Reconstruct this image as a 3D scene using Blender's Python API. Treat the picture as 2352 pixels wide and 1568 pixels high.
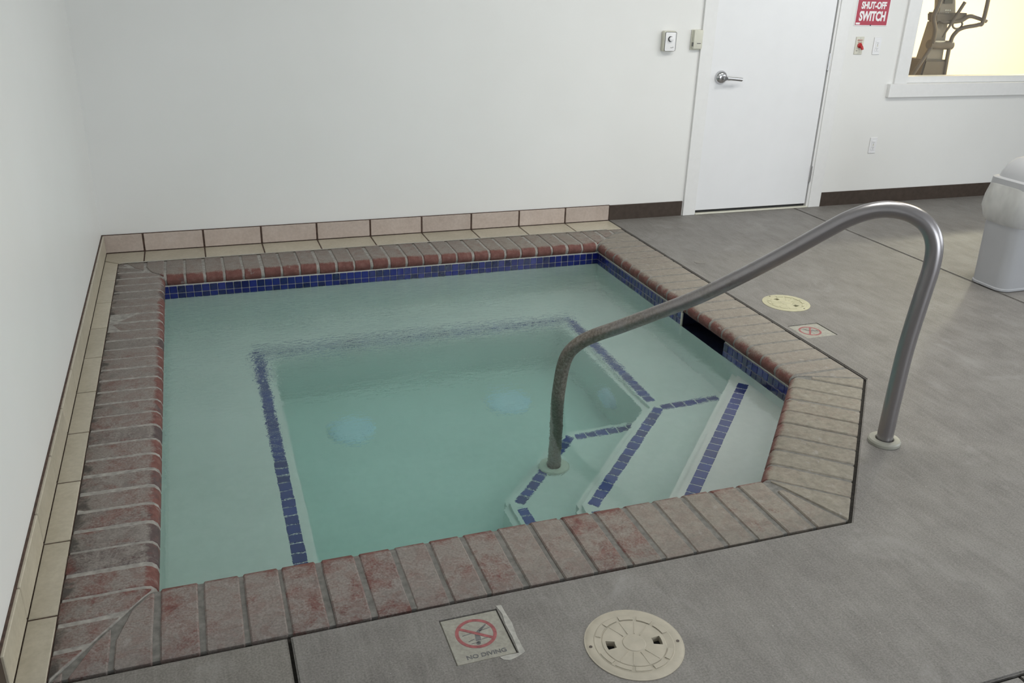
import bpy, bmesh, math, random
from mathutils import Vector, Matrix, noise as mnoise

random.seed(7)
S = bpy.context.scene
COL = S.collection
for o in list(bpy.data.objects):
    bpy.data.objects.remove(o)

# ------------------------------------------------------------------ camera
cam_d = bpy.data.cameras.new('camera')
cam = bpy.data.objects.new('camera', cam_d)
COL.objects.link(cam)
cam_d.sensor_fit = 'HORIZONTAL'
cam_d.sensor_width = 36.0
cam_d.lens = 2038.995 * 36.0 / 2352.0
cam_d.clip_start = 0.05
CR = Vector((0.94305669, -0.33121038, 0.0307208))
CU = Vector((0.10325454, 0.37928369, 0.91950116))
CF = Vector((0.31620023, 0.86396965, -0.391885))
M = Matrix.Identity(4)
for i in range(3):
    M[i][0] = CR[i]; M[i][1] = CU[i]; M[i][2] = -CF[i]
M[0][3], M[1][3], M[2][3] = 0.531669, -5.237992, 1.56359
cam.matrix_world = M
S.camera = cam

# ------------------------------------------------------------------ world, daylight, exposure
ROOM_X, ROOM_Y, ROOM_Z = 8.0, -7.4, 2.75
world = bpy.data.worlds.new('overcast_sky')
S.world = world
world.use_nodes = True
bg = world.node_tree.nodes['Background']
bg.inputs[0].default_value = (0.90, 0.955, 1.0, 1)
bg.inputs[1].default_value = 10.0

WIN_RIGHT = [(-6.7, -4.9, 0.85, 2.45), (-4.5, -2.7, 0.85, 2.45)]     # y0,y1,z0,z1 in the right wall
WIN_FRONT = [(2.7, 5.3, 0.05, 2.35)]          # x0,x1,z0,z1 in the wall behind the camera
def portal(name, loc, rot, sx, sy):
    l = bpy.data.lights.new(name, 'AREA')
    l.shape = 'RECTANGLE'; l.size = sx; l.size_y = sy
    l.cycles.is_portal = True
    o = bpy.data.objects.new(name, l); COL.objects.link(o)
    o.location = loc; o.rotation_euler = rot
for (a, b, c, d) in WIN_RIGHT:
    portal('daylight_portal', (ROOM_X + .16, (a + b) / 2, (c + d) / 2), (0, math.pi / 2, 0), d - c, b - a)
for (a, b, c, d) in WIN_FRONT:
    portal('daylight_portal', ((a + b) / 2, ROOM_Y - .16, (c + d) / 2), (math.pi / 2, 0, 0), b - a, d - c)

def area(name, loc, sx, sy, power, col, rot=(0, 0, 0)):
    l = bpy.data.lights.new(name, 'AREA'); l.shape = 'RECTANGLE'
    l.size = sx; l.size_y = sy; l.energy = power; l.color = col
    o = bpy.data.objects.new(name, l); COL.objects.link(o)
    o.location = loc; o.rotation_euler = rot
    return o
CEIL_FILLS = [(2.7, -2.3), (4.6, -1.9)]  # unseen ceiling lamps, added as top-down fill
for (x, y) in CEIL_FILLS:
    area('ceiling_fill_light', (x, y, ROOM_Z - .085), 1.15, .5, 58, (1.0, .99, .92))
GYM_LAMPS = [(9.0, 1.45)]
for (x, y) in GYM_LAMPS:
    area('gym_lamp_light', (x, y, 2.43), 1.15, .25, 500, (1.0, .92, .68))

vs = S.view_settings
vs.view_transform = 'Standard'; vs.look = 'None'; vs.gamma = 1.0
vs.use_curve_mapping = False
vs.exposure = -0.93

# ------------------------------------------------------------------ helpers
def tag(o, label=None, cat=None, group=None, kind=None):
    if label: o['label'] = label
    if cat: o['category'] = cat
    if group: o['group'] = group
    if kind: o['kind'] = kind
    return o
def obj(name, data, mat=None, parent=None, loc=None, rot=None):
    if isinstance(data, bmesh.types.BMesh):
        me = bpy.data.meshes.new(name); data.to_mesh(me); data.free()
    else:
        me = data
    o = bpy.data.objects.new(name, me); COL.objects.link(o)
    if mat is not None and not me.materials:
        me.materials.append(mat)
    if loc is not None: o.location = loc
    if rot is not None: o.rotation_euler = rot
    if parent is not None: o.parent = parent
    return o
def empty(name, loc, rz=0):
    o = bpy.data.objects.new(name, None); COL.objects.link(o)
    o.location = loc; o.rotation_euler = (0, 0, rz); o.empty_display_size = .05
    return o
def smooth(o, ang=35):
    me = o.data
    for p in me.polygons: p.use_smooth = True
    me.set_sharp_from_angle(angle=math.radians(ang))
    return o
def bx(bm, x0, x1, y0, y1, z0, z1, bev=0, seg=1):
    vv = [bm.verts.new((x, y, z)) for x in (x0, x1) for y in (y0, y1) for z in (z0, z1)]
    idx = [(0, 1, 3, 2), (4, 6, 7, 5), (0, 4, 5, 1), (2, 3, 7, 6), (0, 2, 6, 4), (1, 5, 7, 3)]
    fs = [bm.faces.new([vv[i] for i in f]) for f in idx]
    if bev:
        es = set()
        for f in fs: es.update(f.edges)
        bmesh.ops.bevel(bm, geom=list(es), offset=bev, segments=seg, affect='EDGES', profile=.5)
    return bm
def box(x0, x1, y0, y1, z0, z1, bev=0, seg=1):
    return bx(bmesh.new(), x0, x1, y0, y1, z0, z1, bev, seg)
def prism(pts, z0, z1, bm=None):
    bm = bm or bmesh.new()
    a = [bm.verts.new((x, y, z0)) for x, y in pts]
    b = [bm.verts.new((x, y, z1)) for x, y in pts]
    n = len(pts)
    bot = bm.faces.new(a[::-1]); top = bm.faces.new(b)
    for i in range(n):
        bm.faces.new((a[i], a[(i + 1) % n], b[(i + 1) % n], b[i]))
    bmesh.ops.recalc_face_normals(bm, faces=bm.faces)
    return bm
def tube(path, r, n=12, bm=None, cap=True):
    bm = bm or bmesh.new()
    path = [Vector(p) for p in path]
    rs = r if isinstance(r, (list, tuple)) else [r] * len(path)
    rings = []; prev = None
    for i, p in enumerate(path):
        if i == 0: t = path[1] - p
        elif i == len(path) - 1: t = p - path[i - 1]
        else: t = (path[i + 1] - p).normalized() + (p - path[i - 1]).normalized()
        t.normalize()
        if prev is None:
            a = Vector((0, 0, 1)) if abs(t.z) < .9 else Vector((1, 0, 0))
            u = t.cross(a).normalized()
        else:
            u = (prev - t * prev.dot(t)).normalized()
        prev = u; w = t.cross(u)
        rings.append([bm.verts.new(p + (u * math.cos(2 * math.pi * k / n) + w * math.sin(2 * math.pi * k / n)) * rs[i]) for k in range(n)])
    for a, b in zip(rings, rings[1:]):
        for k in range(n):
            bm.faces.new((a[k], a[(k + 1) % n], b[(k + 1) % n], b[k]))
    if cap:
        bm.faces.new(rings[0][::-1]); bm.faces.new(rings[-1])
    bmesh.ops.recalc_face_normals(bm, faces=bm.faces)
    return bm
def lathe(prof, n=32, bm=None, axis='z', close=True):
    """prof: list of (r, h). Revolved about z (or y towards -y for wall items)."""
    bm = bm or bmesh.new(); rings = []
    for r, h in prof:
        ring = []
        for k in range(n):
            a = 2 * math.pi * k / n
            p = (r * math.cos(a), r * math.sin(a), h) if axis == 'z' else (r * math.cos(a), -h, r * math.sin(a))
            ring.append(bm.verts.new(p))
        rings.append(ring)
    for a, b in zip(rings, rings[1:]):
        for k in range(n):
            bm.faces.new((a[k], a[(k + 1) % n], b[(k + 1) % n], b[k]))
    if close:
        bm.faces.new(rings[0][::-1]); bm.faces.new(rings[-1])
    bmesh.ops.recalc_face_normals(bm, faces=bm.faces)
    return bm
def smoothpath(pts, sub=6):
    pts = [Vector(p) for p in pts]; out = []
    for i in range(len(pts) - 1):
        p0 = pts[max(i - 1, 0)]; p1 = pts[i]; p2 = pts[i + 1]; p3 = pts[min(i + 2, len(pts) - 1)]
        for k in range(sub):
            t = k / sub
            out.append(.5 * ((2 * p1) + (p2 - p0) * t + (2 * p0 - 5 * p1 + 4 * p2 - p3) * t * t + (3 * p1 - p0 - 3 * p2 + p3) * t ** 3))
    out.append(pts[-1]); return out
def text_mesh(body, size, extrude=.0006, bold=0.0, align='CENTER', sx=1.0):
    c = bpy.data.curves.new('lettering', 'FONT'); c.body = body; c.size = size
    c.extrude = extrude; c.offset = bold; c.align_x = align; c.resolution_u = 3
    t = bpy.data.objects.new('lettering', c); COL.objects.link(t)
    bpy.context.view_layer.update()
    dg = bpy.context.evaluated_depsgraph_get()
    me = bpy.data.meshes.new_from_object(t.evaluated_get(dg))
    bpy.data.objects.remove(t); bpy.data.curves.remove(c)
    for v in me.vertices: v.co.x *= sx
    return me

# ------------------------------------------------------------------ materials
def nodes(name):
    m = bpy.data.materials.new(name); m.use_nodes = True
    nt = m.node_tree
    return m, nt, nt.nodes['Principled BSDF']
def N(nt, typ, **kw):
    n = nt.nodes.new(typ)
    for k, v in kw.items(): setattr(n, k, v)
    return n
def coords(nt, scale=(1, 1, 1), kind='Object'):
    tc = N(nt, 'ShaderNodeTexCoord'); mp = N(nt, 'ShaderNodeMapping')
    mp.inputs['Scale'].default_value = scale
    nt.links.new(tc.outputs[kind], mp.inputs[0]); return mp.outputs[0]
def wcoords(nt, scale=(1, 1, 1)):
    g = N(nt, 'ShaderNodeNewGeometry'); mp = N(nt, 'ShaderNodeMapping')
    mp.inputs['Scale'].default_value = scale
    nt.links.new(g.outputs['Position'], mp.inputs[0]); return mp.outputs[0]
def noise(nt, vec, scale, detail=4, rough=.55, dist=0):
    n = N(nt, 'ShaderNodeTexNoise'); n.inputs['Scale'].default_value = scale
    n.inputs['Detail'].default_value = detail; n.inputs['Roughness'].default_value = rough
    n.inputs['Distortion'].default_value = dist
    nt.links.new(vec, n.inputs['Vector']); return n.outputs['Fac']
def ramp(nt, fac, stops):
    r = N(nt, 'ShaderNodeValToRGB'); e = r.color_ramp.elements
    while len(e) < len(stops): e.new(.5)
    for i, (p, c) in enumerate(stops):
        e[i].position = p; e[i].color = (*c, 1) if len(c) == 3 else c
    nt.links.new(fac, r.inputs[0]); return r.outputs[0]
def g3(v): return (v, v, v)
def mix(nt, fac, a, b, mode='MIX'):
    m = N(nt, 'ShaderNodeMix', data_type='RGBA', blend_type=mode)
    for sock, v in ((m.inputs[0], fac), (m.inputs[6], a), (m.inputs[7], b)):
        if isinstance(v, (int, float)): sock.default_value = v
        elif isinstance(v, tuple): sock.default_value = (*v, 1)
        else: nt.links.new(v, sock)
    return m.outputs[2]
def mth(nt, op, a, b=None, clamp=False):
    m = N(nt, 'ShaderNodeMath', operation=op, use_clamp=clamp)
    for s, v in zip(m.inputs, (a, b)):
        if v is None: continue
        if isinstance(v, (int, float)): s.default_value = v
        else: nt.links.new(v, s)
    return m.outputs[0]
def bump(nt, bs, h, strength=.3, dist=.002):
    b = N(nt, 'ShaderNodeBump'); b.inputs['Strength'].default_value = strength
    b.inputs['Distance'].default_value = dist
    nt.links.new(h, b.inputs['Height']); nt.links.new(b.outputs[0], bs.inputs['Normal'])
def plain(name, col, rough=.5, metal=0, var=.06, scale=30, bmp=0, spec=.5, coat=0):
    m, nt, bs = nodes(name)
    v = coords(nt); n = noise(nt, v, scale, 4)
    c0 = tuple(max(0, c * (1 - var)) for c in col); c1 = tuple(min(1, c * (1 + var)) for c in col)
    nt.links.new(ramp(nt, n, [(.3, c0), (.7, c1)]), bs.inputs['Base Color'])
    bs.inputs['Roughness'].default_value = rough; bs.inputs['Metallic'].default_value = metal
    bs.inputs['Specular IOR Level'].default_value = spec
    if coat: bs.inputs['Coat Weight'].default_value = coat
    if bmp: bump(nt, bs, n, bmp)
    return m

MAT = {}
# painted walls
m, nt, bs = nodes('wall_paint'); v = wcoords(nt)
n1 = noise(nt, v, 1.2, 3); n2 = noise(nt, v, 260, 2)
nt.links.new(ramp(nt, n1, [(.3, (.805, .805, .79)), (.7, (.84, .84, .83))]), bs.inputs['Base Color'])
bs.inputs['Roughness'].default_value = .42; bs.inputs['Specular IOR Level'].default_value = .35
bump(nt, bs, n2, .08, .001); MAT['wall'] = m
MAT['ceiling'] = plain('ceiling_paint', (.82, .82, .81), .8, var=.02)
MAT['trim'] = plain('trim_paint', (.815, .815, .815), .35, var=.015)
MAT['door'] = plain('door_paint', (.825, .83, .85), .3, var=.012, scale=6)
MAT['gym_wall'] = plain('gym_wall_paint', (.83, .71, .555), .7, var=.02)
MAT['gym_floor'] = plain('gym_floor', (.25, .22, .19), .6, var=.1)
MAT['white_plastic'] = plain('white_plastic', (.82, .82, .84), .35, var=.02)
MAT['beige_plastic'] = plain('beige_plastic', (.66, .65, .56), .4, var=.03)
MAT['grey_plastic'] = plain('grey_plastic', (.10, .10, .105), .45, var=.1)
MAT['black'] = plain('black_rubber', (.012, .012, .013), .6, var=.2)
MAT['red_plastic'] = plain('red_plastic', (.45, .015, .02), .35, var=.05)
MAT['sign_red'] = plain('sign_red', (.42, .012, .045), .35, var=.03)
MAT['sign_white'] = plain('sign_white', (.86, .86, .87), .35, var=.01)
MAT['ink_red'] = plain('faded_red_ink', (.30, .085, .09), .6, var=.35, scale=60)
MAT['ink_grey'] = plain('faded_grey_ink', (.13, .13, .135), .6, var=.4, scale=60)
MAT['print_red'] = plain('print_red', (.42, .12, .10), .5)
MAT['print_grey'] = plain('print_grey', (.16, .16, .16), .5)
MAT['chrome'] = plain('chrome', (.62, .62, .64), .12, 1, var=.05)
MAT['satin_chrome'] = plain('satin_chrome', (.55, .55, .56), .3, 1, var=.05)
MAT['can'] = plain('trash_can_plastic', (.40, .405, .425), .45, var=.02, scale=8)
MAT['machine'] = plain('machine_grey', (.16, .14, .137), .45, var=.12, scale=10)
MAT['machine_light'] = plain('machine_shroud', (.30, .275, .265), .4, var=.1, scale=10)
MAT['lid'] = plain('skimmer_lid_plastic', (.43, .39, .315), .5, var=.10, scale=22, bmp=.1)
MAT['lid_far'] = plain('skimmer_lid_yellowed', (.47, .445, .30), .5, var=.10, scale=22, bmp=.1)
MAT['void_shade'] = plain('void_shade', (.01, .01, .011), .8)
MAT['escutcheon'] = plain('escutcheon_plastic', (.33, .325, .28), .35, var=.05)
MAT['drain'] = plain('drain_cover_plastic', (.78, .86, .95), .5, var=.04, scale=40)
MAT['skimmer'] = plain('skimmer_throat', (.015, .018, .05), .35, var=.3)

# brown rubber base
m, nt, bs = nodes('brown_rubber_base'); v = wcoords(nt)
n1 = noise(nt, v, 30, 5)
nt.links.new(ramp(nt, n1, [(.3, (.040, .026, .018)), (.75, (.062, .043, .032))]), bs.inputs['Base Color'])
bs.inputs['Roughness'].default_value = .5; MAT['brown'] = m

# concrete
def concrete(name, warm):
    m, nt, bs = nodes(name)
    v = wcoords(nt); vst = wcoords(nt, (6, 2.6, 1)); vs2 = wcoords(nt, (70, 7, 1))
    big = noise(nt, v, 1.5, 5, .6, .4); mid = noise(nt, v, 7, 6, .62); fine = noise(nt, v, 190, 3, .7)
    st = noise(nt, vst, 2.0, 5, .6, .3); fs = noise(nt, vs2, 1.0, 5, .65, .2)
    c = ramp(nt, big, [(.30, (.130 + warm, .118 + warm * .7, .108)), (.5, (.205 + warm, .193 + warm * .8, .178)), (.70, (.285 + warm, .277 + warm, .262))])
    c = mix(nt, .42, c, ramp(nt, mid, [(.37, (.100, .091, .084)), (.63, (.33, .320, .303))]))
    c = mix(nt, .24, c, ramp(nt, st, [(.36, (.115, .104, .096)), (.64, (.36, .355, .342))]))
    c = mix(nt, .22, c, ramp(nt, fs, [(.3, (.08, .076, .072)), (.7, (.42, .41, .40))]))
    c = mix(nt, .30, c, ramp(nt, fine, [(.33, (.05, .046, .044)), (.62, (.42, .41, .40))]))
    lt = ramp(nt, noise(nt, v, 3.1, 7, .7, .8), [(.56, g3(0)), (.72, g3(.55))])
    c = mix(nt, lt, c, (.37, .365, .36))
    sp = N(nt, 'ShaderNodeTexVoronoi'); sp.inputs['Scale'].default_value = 26
    nt.links.new(v, sp.inputs['Vector'])
    spk = mth(nt, 'LESS_THAN', sp.outputs['Distance'], .045)
    vein = ramp(nt, noise(nt, wcoords(nt, (1, 1, 1)), 5, 2), [(.52, g3(0)), (.6, g3(1))])
    c = mix(nt, mth(nt, 'MULTIPLY', spk, vein), c, (.55, .54, .52))
    c = mix(nt, 1.0, c, (.80, .78, .765), 'MULTIPLY')
    nt.links.new(c, bs.inputs['Base Color'])
    bs.inputs['Roughness'].default_value = .56; bs.inputs['Specular IOR Level'].default_value = .5
    bump(nt, bs, mth(nt, 'ADD', fine, fs), .15, .001)
    return m
MAT['concrete'] = concrete('brushed_concrete', .0)
MAT['concrete_warm'] = concrete('brushed_concrete_stained', .035)
MAT['subfloor'] = plain('dark_joint_filler', (.030, .026, .022), .9, var=.5, scale=80)

# ceramic floor and base tiles
def ceramic(name, a, b, gloss):
    m, nt, bs = nodes(name); oi = N(nt, 'ShaderNodeObjectInfo')
    v = wcoords(nt); n1 = noise(nt, v, 9, 6, .65); n2 = noise(nt, v, 60, 4, .6)
    c = ramp(nt, n1, [(.3, a), (.7, b)])
    c = mix(nt, .25, c, ramp(nt, n2, [(.35, tuple(x * .72 for x in a)), (.65, b)]))
    r = mth(nt, 'MULTIPLY_ADD', oi.outputs['Random'], .16); r.node.inputs[2].default_value = .90
    c = mix(nt, 1.0, c, r, 'MULTIPLY')
    nt.links.new(c, bs.inputs['Base Color']); bs.inputs['Roughness'].default_value = gloss
    bump(nt, bs, n1, .1, .002); return m
MAT['base_tile'] = ceramic('pink_beige_tile', (.47, .385, .335), (.57, .485, .435), .45)
MAT['floor_tile'] = ceramic('beige_floor_tile', (.44, .395, .305), (.55, .50, .405), .33)
MAT['pale_cement'] = plain('pale_cement', (.44, .43, .40), .9, var=.2, scale=50)
MAT['brown_grout'] = plain('brown_grout', (.085, .052, .040), .85, var=.4, scale=60)

# worn coping brick: object colour r = cement film, g = tan (own colour plus some painted-in light), b = dark firing
m, nt, bs = nodes('worn_coping_brick')
oi = N(nt, 'ShaderNodeObjectInfo'); sc = N(nt, 'ShaderNodeSeparateColor'); nt.links.new(oi.outputs['Color'], sc.inputs[0])
tc = N(nt, 'ShaderNodeTexCoord'); sx = N(nt, 'ShaderNodeSeparateXYZ'); nt.links.new(tc.outputs['Object'], sx.inputs[0])
v = wcoords(nt); vs_ = wcoords(nt, (1, 1, 1))
n_big = noise(nt, v, 11, 6, .65, .5); n_mid = noise(nt, v, 34, 6, .7); n_fine = noise(nt, v, 150, 4, .7)
red = ramp(nt, n_mid, [(.28, (.115, .042, .036)), (.5, (.180, .068, .056)), (.75, (.255, .128, .108))])
dark = ramp(nt, n_mid, [(.3, (.055, .040, .042)), (.7, (.14, .095, .092))])
dk = ramp(nt, mth(nt, 'ADD', n_big, mth(nt, 'SUBTRACT', sc.outputs[2], .5)), [(.52, g3(0)), (.68, g3(1))])
red = mix(nt, dk, red, dark)
tan = ramp(nt, n_mid, [(.28, (.195, .182, .142)), (.7, (.375, .350, .278))])
film = mix(nt, sc.outputs[1], ramp(nt, n_fine, [(.3, (.195, .174, .162)), (.7, (.365, .330, .308))]), tan)
nose = mth(nt, 'MULTIPLY_ADD', sx.outputs[1], -18.0); nose.node.inputs[2].default_value = -.55   # 0 at the nose, grows outwards
nose = mth(nt, 'MINIMUM', mth(nt, 'MAXIMUM', nose, -.6), .12)
f = mth(nt, 'ADD', mth(nt, 'ADD', n_big, mth(nt, 'MULTIPLY', mth(nt, 'SUBTRACT', n_fine, .5), .45)), nose)
f = mth(nt, 'ADD', f, mth(nt, 'SUBTRACT', sc.outputs[0], .5))
f = ramp(nt, f, [(.36, g3(0)), (.66, g3(.92))])
n_str = noise(nt, wcoords(nt, (1, 1, 1)), 19, 6, .75, .8)
mott = ramp(nt, n_str, [(.47, g3(0)), (.56, g3(.75))])
f = mth(nt, 'SUBTRACT', f, mth(nt, 'MULTIPLY', mott, mth(nt, 'SUBTRACT', .95, mth(nt, 'ADD', sc.outputs[0], mth(nt, 'MULTIPLY', sc.outputs[1], .15)))), True)
bc = mix(nt, f, red, film)
wht = ramp(nt, noise(nt, wcoords(nt), 23, 6, .7, .4), [(.60, g3(0)), (.66, g3(.8))])
bc = mix(nt, mth(nt, 'MULTIPLY', wht, mth(nt, 'MULTIPLY', sc.outputs[0], .75)), bc, (.42, .395, .37))
# grime along the outer edge (alpha of the object colour)
grm = mth(nt, 'MULTIPLY', mth(nt, 'SUBTRACT', mth(nt, 'MULTIPLY', sx.outputs[1], -1.0), .190), 16.0)
grm = mth(nt, 'ADD', grm, mth(nt, 'MULTIPLY', mth(nt, 'SUBTRACT', n_big, .5), 3.2))
grm = mth(nt, 'MULTIPLY', ramp(nt, grm, [(.45, g3(0)), (.8, g3(.9))]), oi.outputs['Alpha'])
bc = mix(nt, grm, bc, (.045, .040, .036))
bc = mix(nt, 1.0, bc, (.86, .86, .86), 'MULTIPLY')
nt.links.new(bc, bs.inputs['Base Color'])
bs.inputs['Roughness'].default_value = .75
bump(nt, bs, mth(nt, 'ADD', n_mid, n_fine), .5, .0025); MAT['brick'] = m
MAT['mortar'] = plain('coping_mortar', (.185, .178, .165), .9, var=.3, scale=45, bmp=.4)

MAT['mortar_white'] = plain('limed_mortar', (.31, .295, .275), .9, var=.3, scale=45, bmp=.4)

# glazed blue tile
def glazed(name, a, b, rough):
    m, nt, bs = nodes(name); oi = N(nt, 'ShaderNodeObjectInfo')
    v = coords(nt); n1 = noise(nt, v, 50, 3)
    c = ramp(nt, oi.outputs['Random'], [(0, a), (.45, tuple((x + y) / 2 for x, y in zip(a, b))), (1, b)])
    c = mix(nt, .25, c, ramp(nt, n1, [(.3, a), (.7, b)]))
    nt.links.new(c, bs.inputs['Base Color']); bs.inputs['Roughness'].default_value = rough
    bs.inputs['Coat Weight'].default_value = .6; bs.inputs['Coat Roughness'].default_value = .06
    bump(nt, bs, n1, .15, .001); return m
MAT['blue_tile'] = glazed('cobalt_waterline_tile', (.003, .005, .035), (.007, .013, .20), .12)
MAT['blue_trim'] = glazed('cobalt_step_tile', (.010, .022, .15), (.018, .045, .27), .3)
MAT['grout'] = plain('pale_grout', (.44, .44, .40), .9, var=.12, scale=60)

# spa plaster
m, nt, bs = nodes('spa_plaster'); v = wcoords(nt)
n1 = noise(nt, v, 2.2, 5, .6); n2 = noise(nt, v, 25, 5, .6)
c = ramp(nt, n1, [(.3, (.72, .75, .715)), (.7, (.81, .83, .80))])
c = mix(nt, .15, c, ramp(nt, n2, [(.35, (.62, .66, .62)), (.65, (.84, .85, .82))]))
nt.links.new(c, bs.inputs['Base Color']); bs.inputs['Roughness'].default_value = .85; MAT['plaster'] = m

# water
m, nt, bs = nodes('spa_water')
gl = N(nt, 'ShaderNodeBsdfGlass'); gl.inputs['IOR'].default_value = 1.333; gl.inputs['Roughness'].default_value = 0
gl.inputs['Color'].default_value = (1, 1, 1, 1)
va = N(nt, 'ShaderNodeVolumeAbsorption'); va.inputs['Color'].default_value = (.34, .92, .86, 1); va.inputs['Density'].default_value = .38
g = N(nt, 'ShaderNodeNewGeometry'); sx = N(nt, 'ShaderNodeSeparateXYZ'); nt.links.new(g.outputs['Position'], sx.inputs[0])
amp = mth(nt, 'MULTIPLY_ADD', sx.outputs[1], .62, True); amp.node.inputs[2].default_value = 1.53           # 0 at the entry steps, 1 at the far wall
amp = mth(nt, 'MULTIPLY', amp, mth(nt, 'MAXIMUM', mth(nt, 'MULTIPLY_ADD', sx.outputs[0], -.42, True), .38)); amp.node.inputs[1].links[0].from_node.inputs[0].links[0].from_node.inputs[2].default_value = 1.5
patch = ramp(nt, noise(nt, wcoords(nt), 2.6, 3), [(.34, g3(.35)), (.62, g3(1))])
amp = mth(nt, 'MULTIPLY', amp, patch)
amp = mth(nt, 'ADD', amp, .03)
rp = noise(nt, wcoords(nt, (.62, 1.25, 1)), 46, 3, .6, .6)
bp_ = N(nt, 'ShaderNodeBump'); bp_.inputs['Distance'].default_value = .008
nt.links.new(amp, bp_.inputs['Strength']); nt.links.new(rp, bp_.inputs['Height']); nt.links.new(bp_.outputs[0], gl.inputs['Normal'])
out = nt.nodes['Material Output']
nt.links.new(gl.outputs[0], out.inputs['Surface']); nt.links.new(va.outputs[0], out.inputs['Volume'])
nt.nodes.remove(bs); MAT['water'] = m

# window glass: thin pane, transparent with a fresnel reflection
m, nt, bs = nodes('window_glass')
tr = N(nt, 'ShaderNodeBsdfTransparent'); gs = N(nt, 'ShaderNodeBsdfGlossy'); gs.inputs['Roughness'].default_value = .02
lw = N(nt, 'ShaderNodeLayerWeight'); lw.inputs['Blend'].default_value = .5
fac = mth(nt, 'MULTIPLY_ADD', mth(nt, 'POWER', lw.outputs['Facing'], 5.0), .96); fac.node.inputs[2].default_value = .04
tr.inputs[0].default_value = (.95, .97, .96, 1)
mx = N(nt, 'ShaderNodeMixShader'); out = nt.nodes['Material Output']
nt.links.new(fac, mx.inputs[0]); nt.links.new(tr.outputs[0], mx.inputs[1]); nt.links.new(gs.outputs[0], mx.inputs[2])
nt.links.new(mx.outputs[0], out.inputs['Surface']); nt.nodes.remove(bs); MAT['glass'] = m

# bin liner
m, nt, bs = nodes('bin_liner_film')
bs.inputs['Base Color'].default_value = (.72, .72, .70, 1); bs.inputs['Roughness'].default_value = .35
n1 = noise(nt, coords(nt, (1, 1, .5)), 14, 2); bump(nt, bs, n1, .25, .01)
tr = N(nt, 'ShaderNodeBsdfTransparent'); mx = N(nt, 'ShaderNodeMixShader'); out = nt.nodes['Material Output']
nt.links.new(ramp(nt, n1, [(.3, g3(.45)), (.7, g3(.62))]), mx.inputs[0])
nt.links.new(tr.outputs[0], mx.inputs[1]); nt.links.new(bs.outputs[0], mx.inputs[2]); nt.links.new(mx.outputs[0], out.inputs['Surface'])
MAT['liner'] = m

# worn stainless rail: dull with stains, polished towards the deck post
m, nt, bs = nodes('worn_stainless'); v = wcoords(nt)
g = N(nt, 'ShaderNodeNewGeometry'); sx = N(nt, 'ShaderNodeSeparateXYZ'); nt.links.new(g.outputs['Position'], sx.inputs[0])
n1 = noise(nt, v, 14, 6, .65); n2 = noise(nt, v, 90, 4, .7)
worn = mth(nt, 'ADD', mth(nt, 'MULTIPLY', mth(nt, 'SUBTRACT', 2.45, sx.outputs[0]), 1.1), mth(nt, 'SUBTRACT', n1, .35))
wf = ramp(nt, worn, [(.15, g3(0)), (.75, g3(1))])
dull = mix(nt, ramp(nt, n2, [(.4, g3(0)), (.65, g3(1))]), (.20, .17, .145), (.36, .325, .29))
nt.links.new(mix(nt, wf, (.34, .325, .335), dull), bs.inputs['Base Color'])
bs.inputs['Metallic'].default_value = .9
nt.links.new(ramp(nt, wf, [(0, g3(.30)), (1, g3(.52))]), bs.inputs['Roughness'])
bump(nt, bs, n2, .05, .001); MAT['rail'] = m
# deck marker tile
m, nt, bs = nodes('deck_marker_tile'); v = wcoords(nt)
n1 = noise(nt, v, 26, 5, .6); n2 = noise(nt, v, 120, 4)
c = ramp(nt, n1, [(.3, (.27, .262, .22)), (.7, (.37, .358, .31))])
c = mix(nt, .3, c, ramp(nt, n2, [(.35, (.20, .19, .17)), (.65, (.42, .41, .37))]))
nt.links.new(c, bs.inputs['Base Color']); bs.inputs['Roughness'].default_value = .6; MAT['marker'] = m

# ------------------------------------------------------------------ setting: walls, ceiling
def struct(name, bm, mat, label, cat):
    return tag(obj(name, bm, mat), label, cat, kind='structure')
DX0, DX1, DZ1 = 3.745, 4.69, 2.06          # door opening
WX0, WX1, WZ0, WZ1 = 5.367, 7.0, .86, 2.15  # gym window opening
bm = bmesh.new(); T = .14
bx(bm, -.14, DX0, 0, T, -.2, ROOM_Z); bx(bm, DX0, DX1, 0, T, DZ1, ROOM_Z)
bx(bm, DX1, WX0, 0, T, -.2, ROOM_Z); bx(bm, WX0, WX1, 0, T, -.2, WZ0); bx(bm, WX0, WX1, 0, T, WZ1, ROOM_Z)
bx(bm, WX1, ROOM_X + .14, 0, T, -.2, ROOM_Z); bx(bm, DX0, DX1, .05, T, -.2, DZ1)
struct('wall_back', bm, MAT['wall'], 'plain white painted wall behind the spa with door and interior window', 'wall')
struct('wall_left', box(-.14, 0, ROOM_Y - .14, 0, -.2, ROOM_Z), MAT['wall'], 'plain white painted side wall beside the narrow tile border', 'wall')
def holed(axis, c0, c1, lo, hi, holes):
    bm = bmesh.new(); segs = []; cur = lo
    def add(a, b, z0, z1):
        if axis == 'x': bx(bm, c0, c1, a, b, z0, z1)
        else: bx(bm, a, b, c0, c1, z0, z1)
    for (a, b, z0, z1) in sorted(holes):
        add(cur, a, -.2, ROOM_Z); add(a, b, -.2, z0); add(a, b, z1, ROOM_Z); cur = b
    add(cur, hi, -.2, ROOM_Z); return bm
struct('wall_right', holed('x', ROOM_X, ROOM_X + .14, ROOM_Y - .14, 0, WIN_RIGHT), MAT['wall'], 'white outer wall with two large daylight windows', 'wall')
struct('wall_front', holed('y', ROOM_Y - .14, ROOM_Y, -.14, ROOM_X + .14, WIN_FRONT), MAT['wall'], 'white outer wall with one wide glazed patio opening', 'wall')
struct('ceiling', box(-.14, ROOM_X + .14, ROOM_Y - .14, .14, ROOM_Z, ROOM_Z + .12), MAT['ceiling'], 'flat white ceiling over the spa room', 'ceiling')
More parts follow.
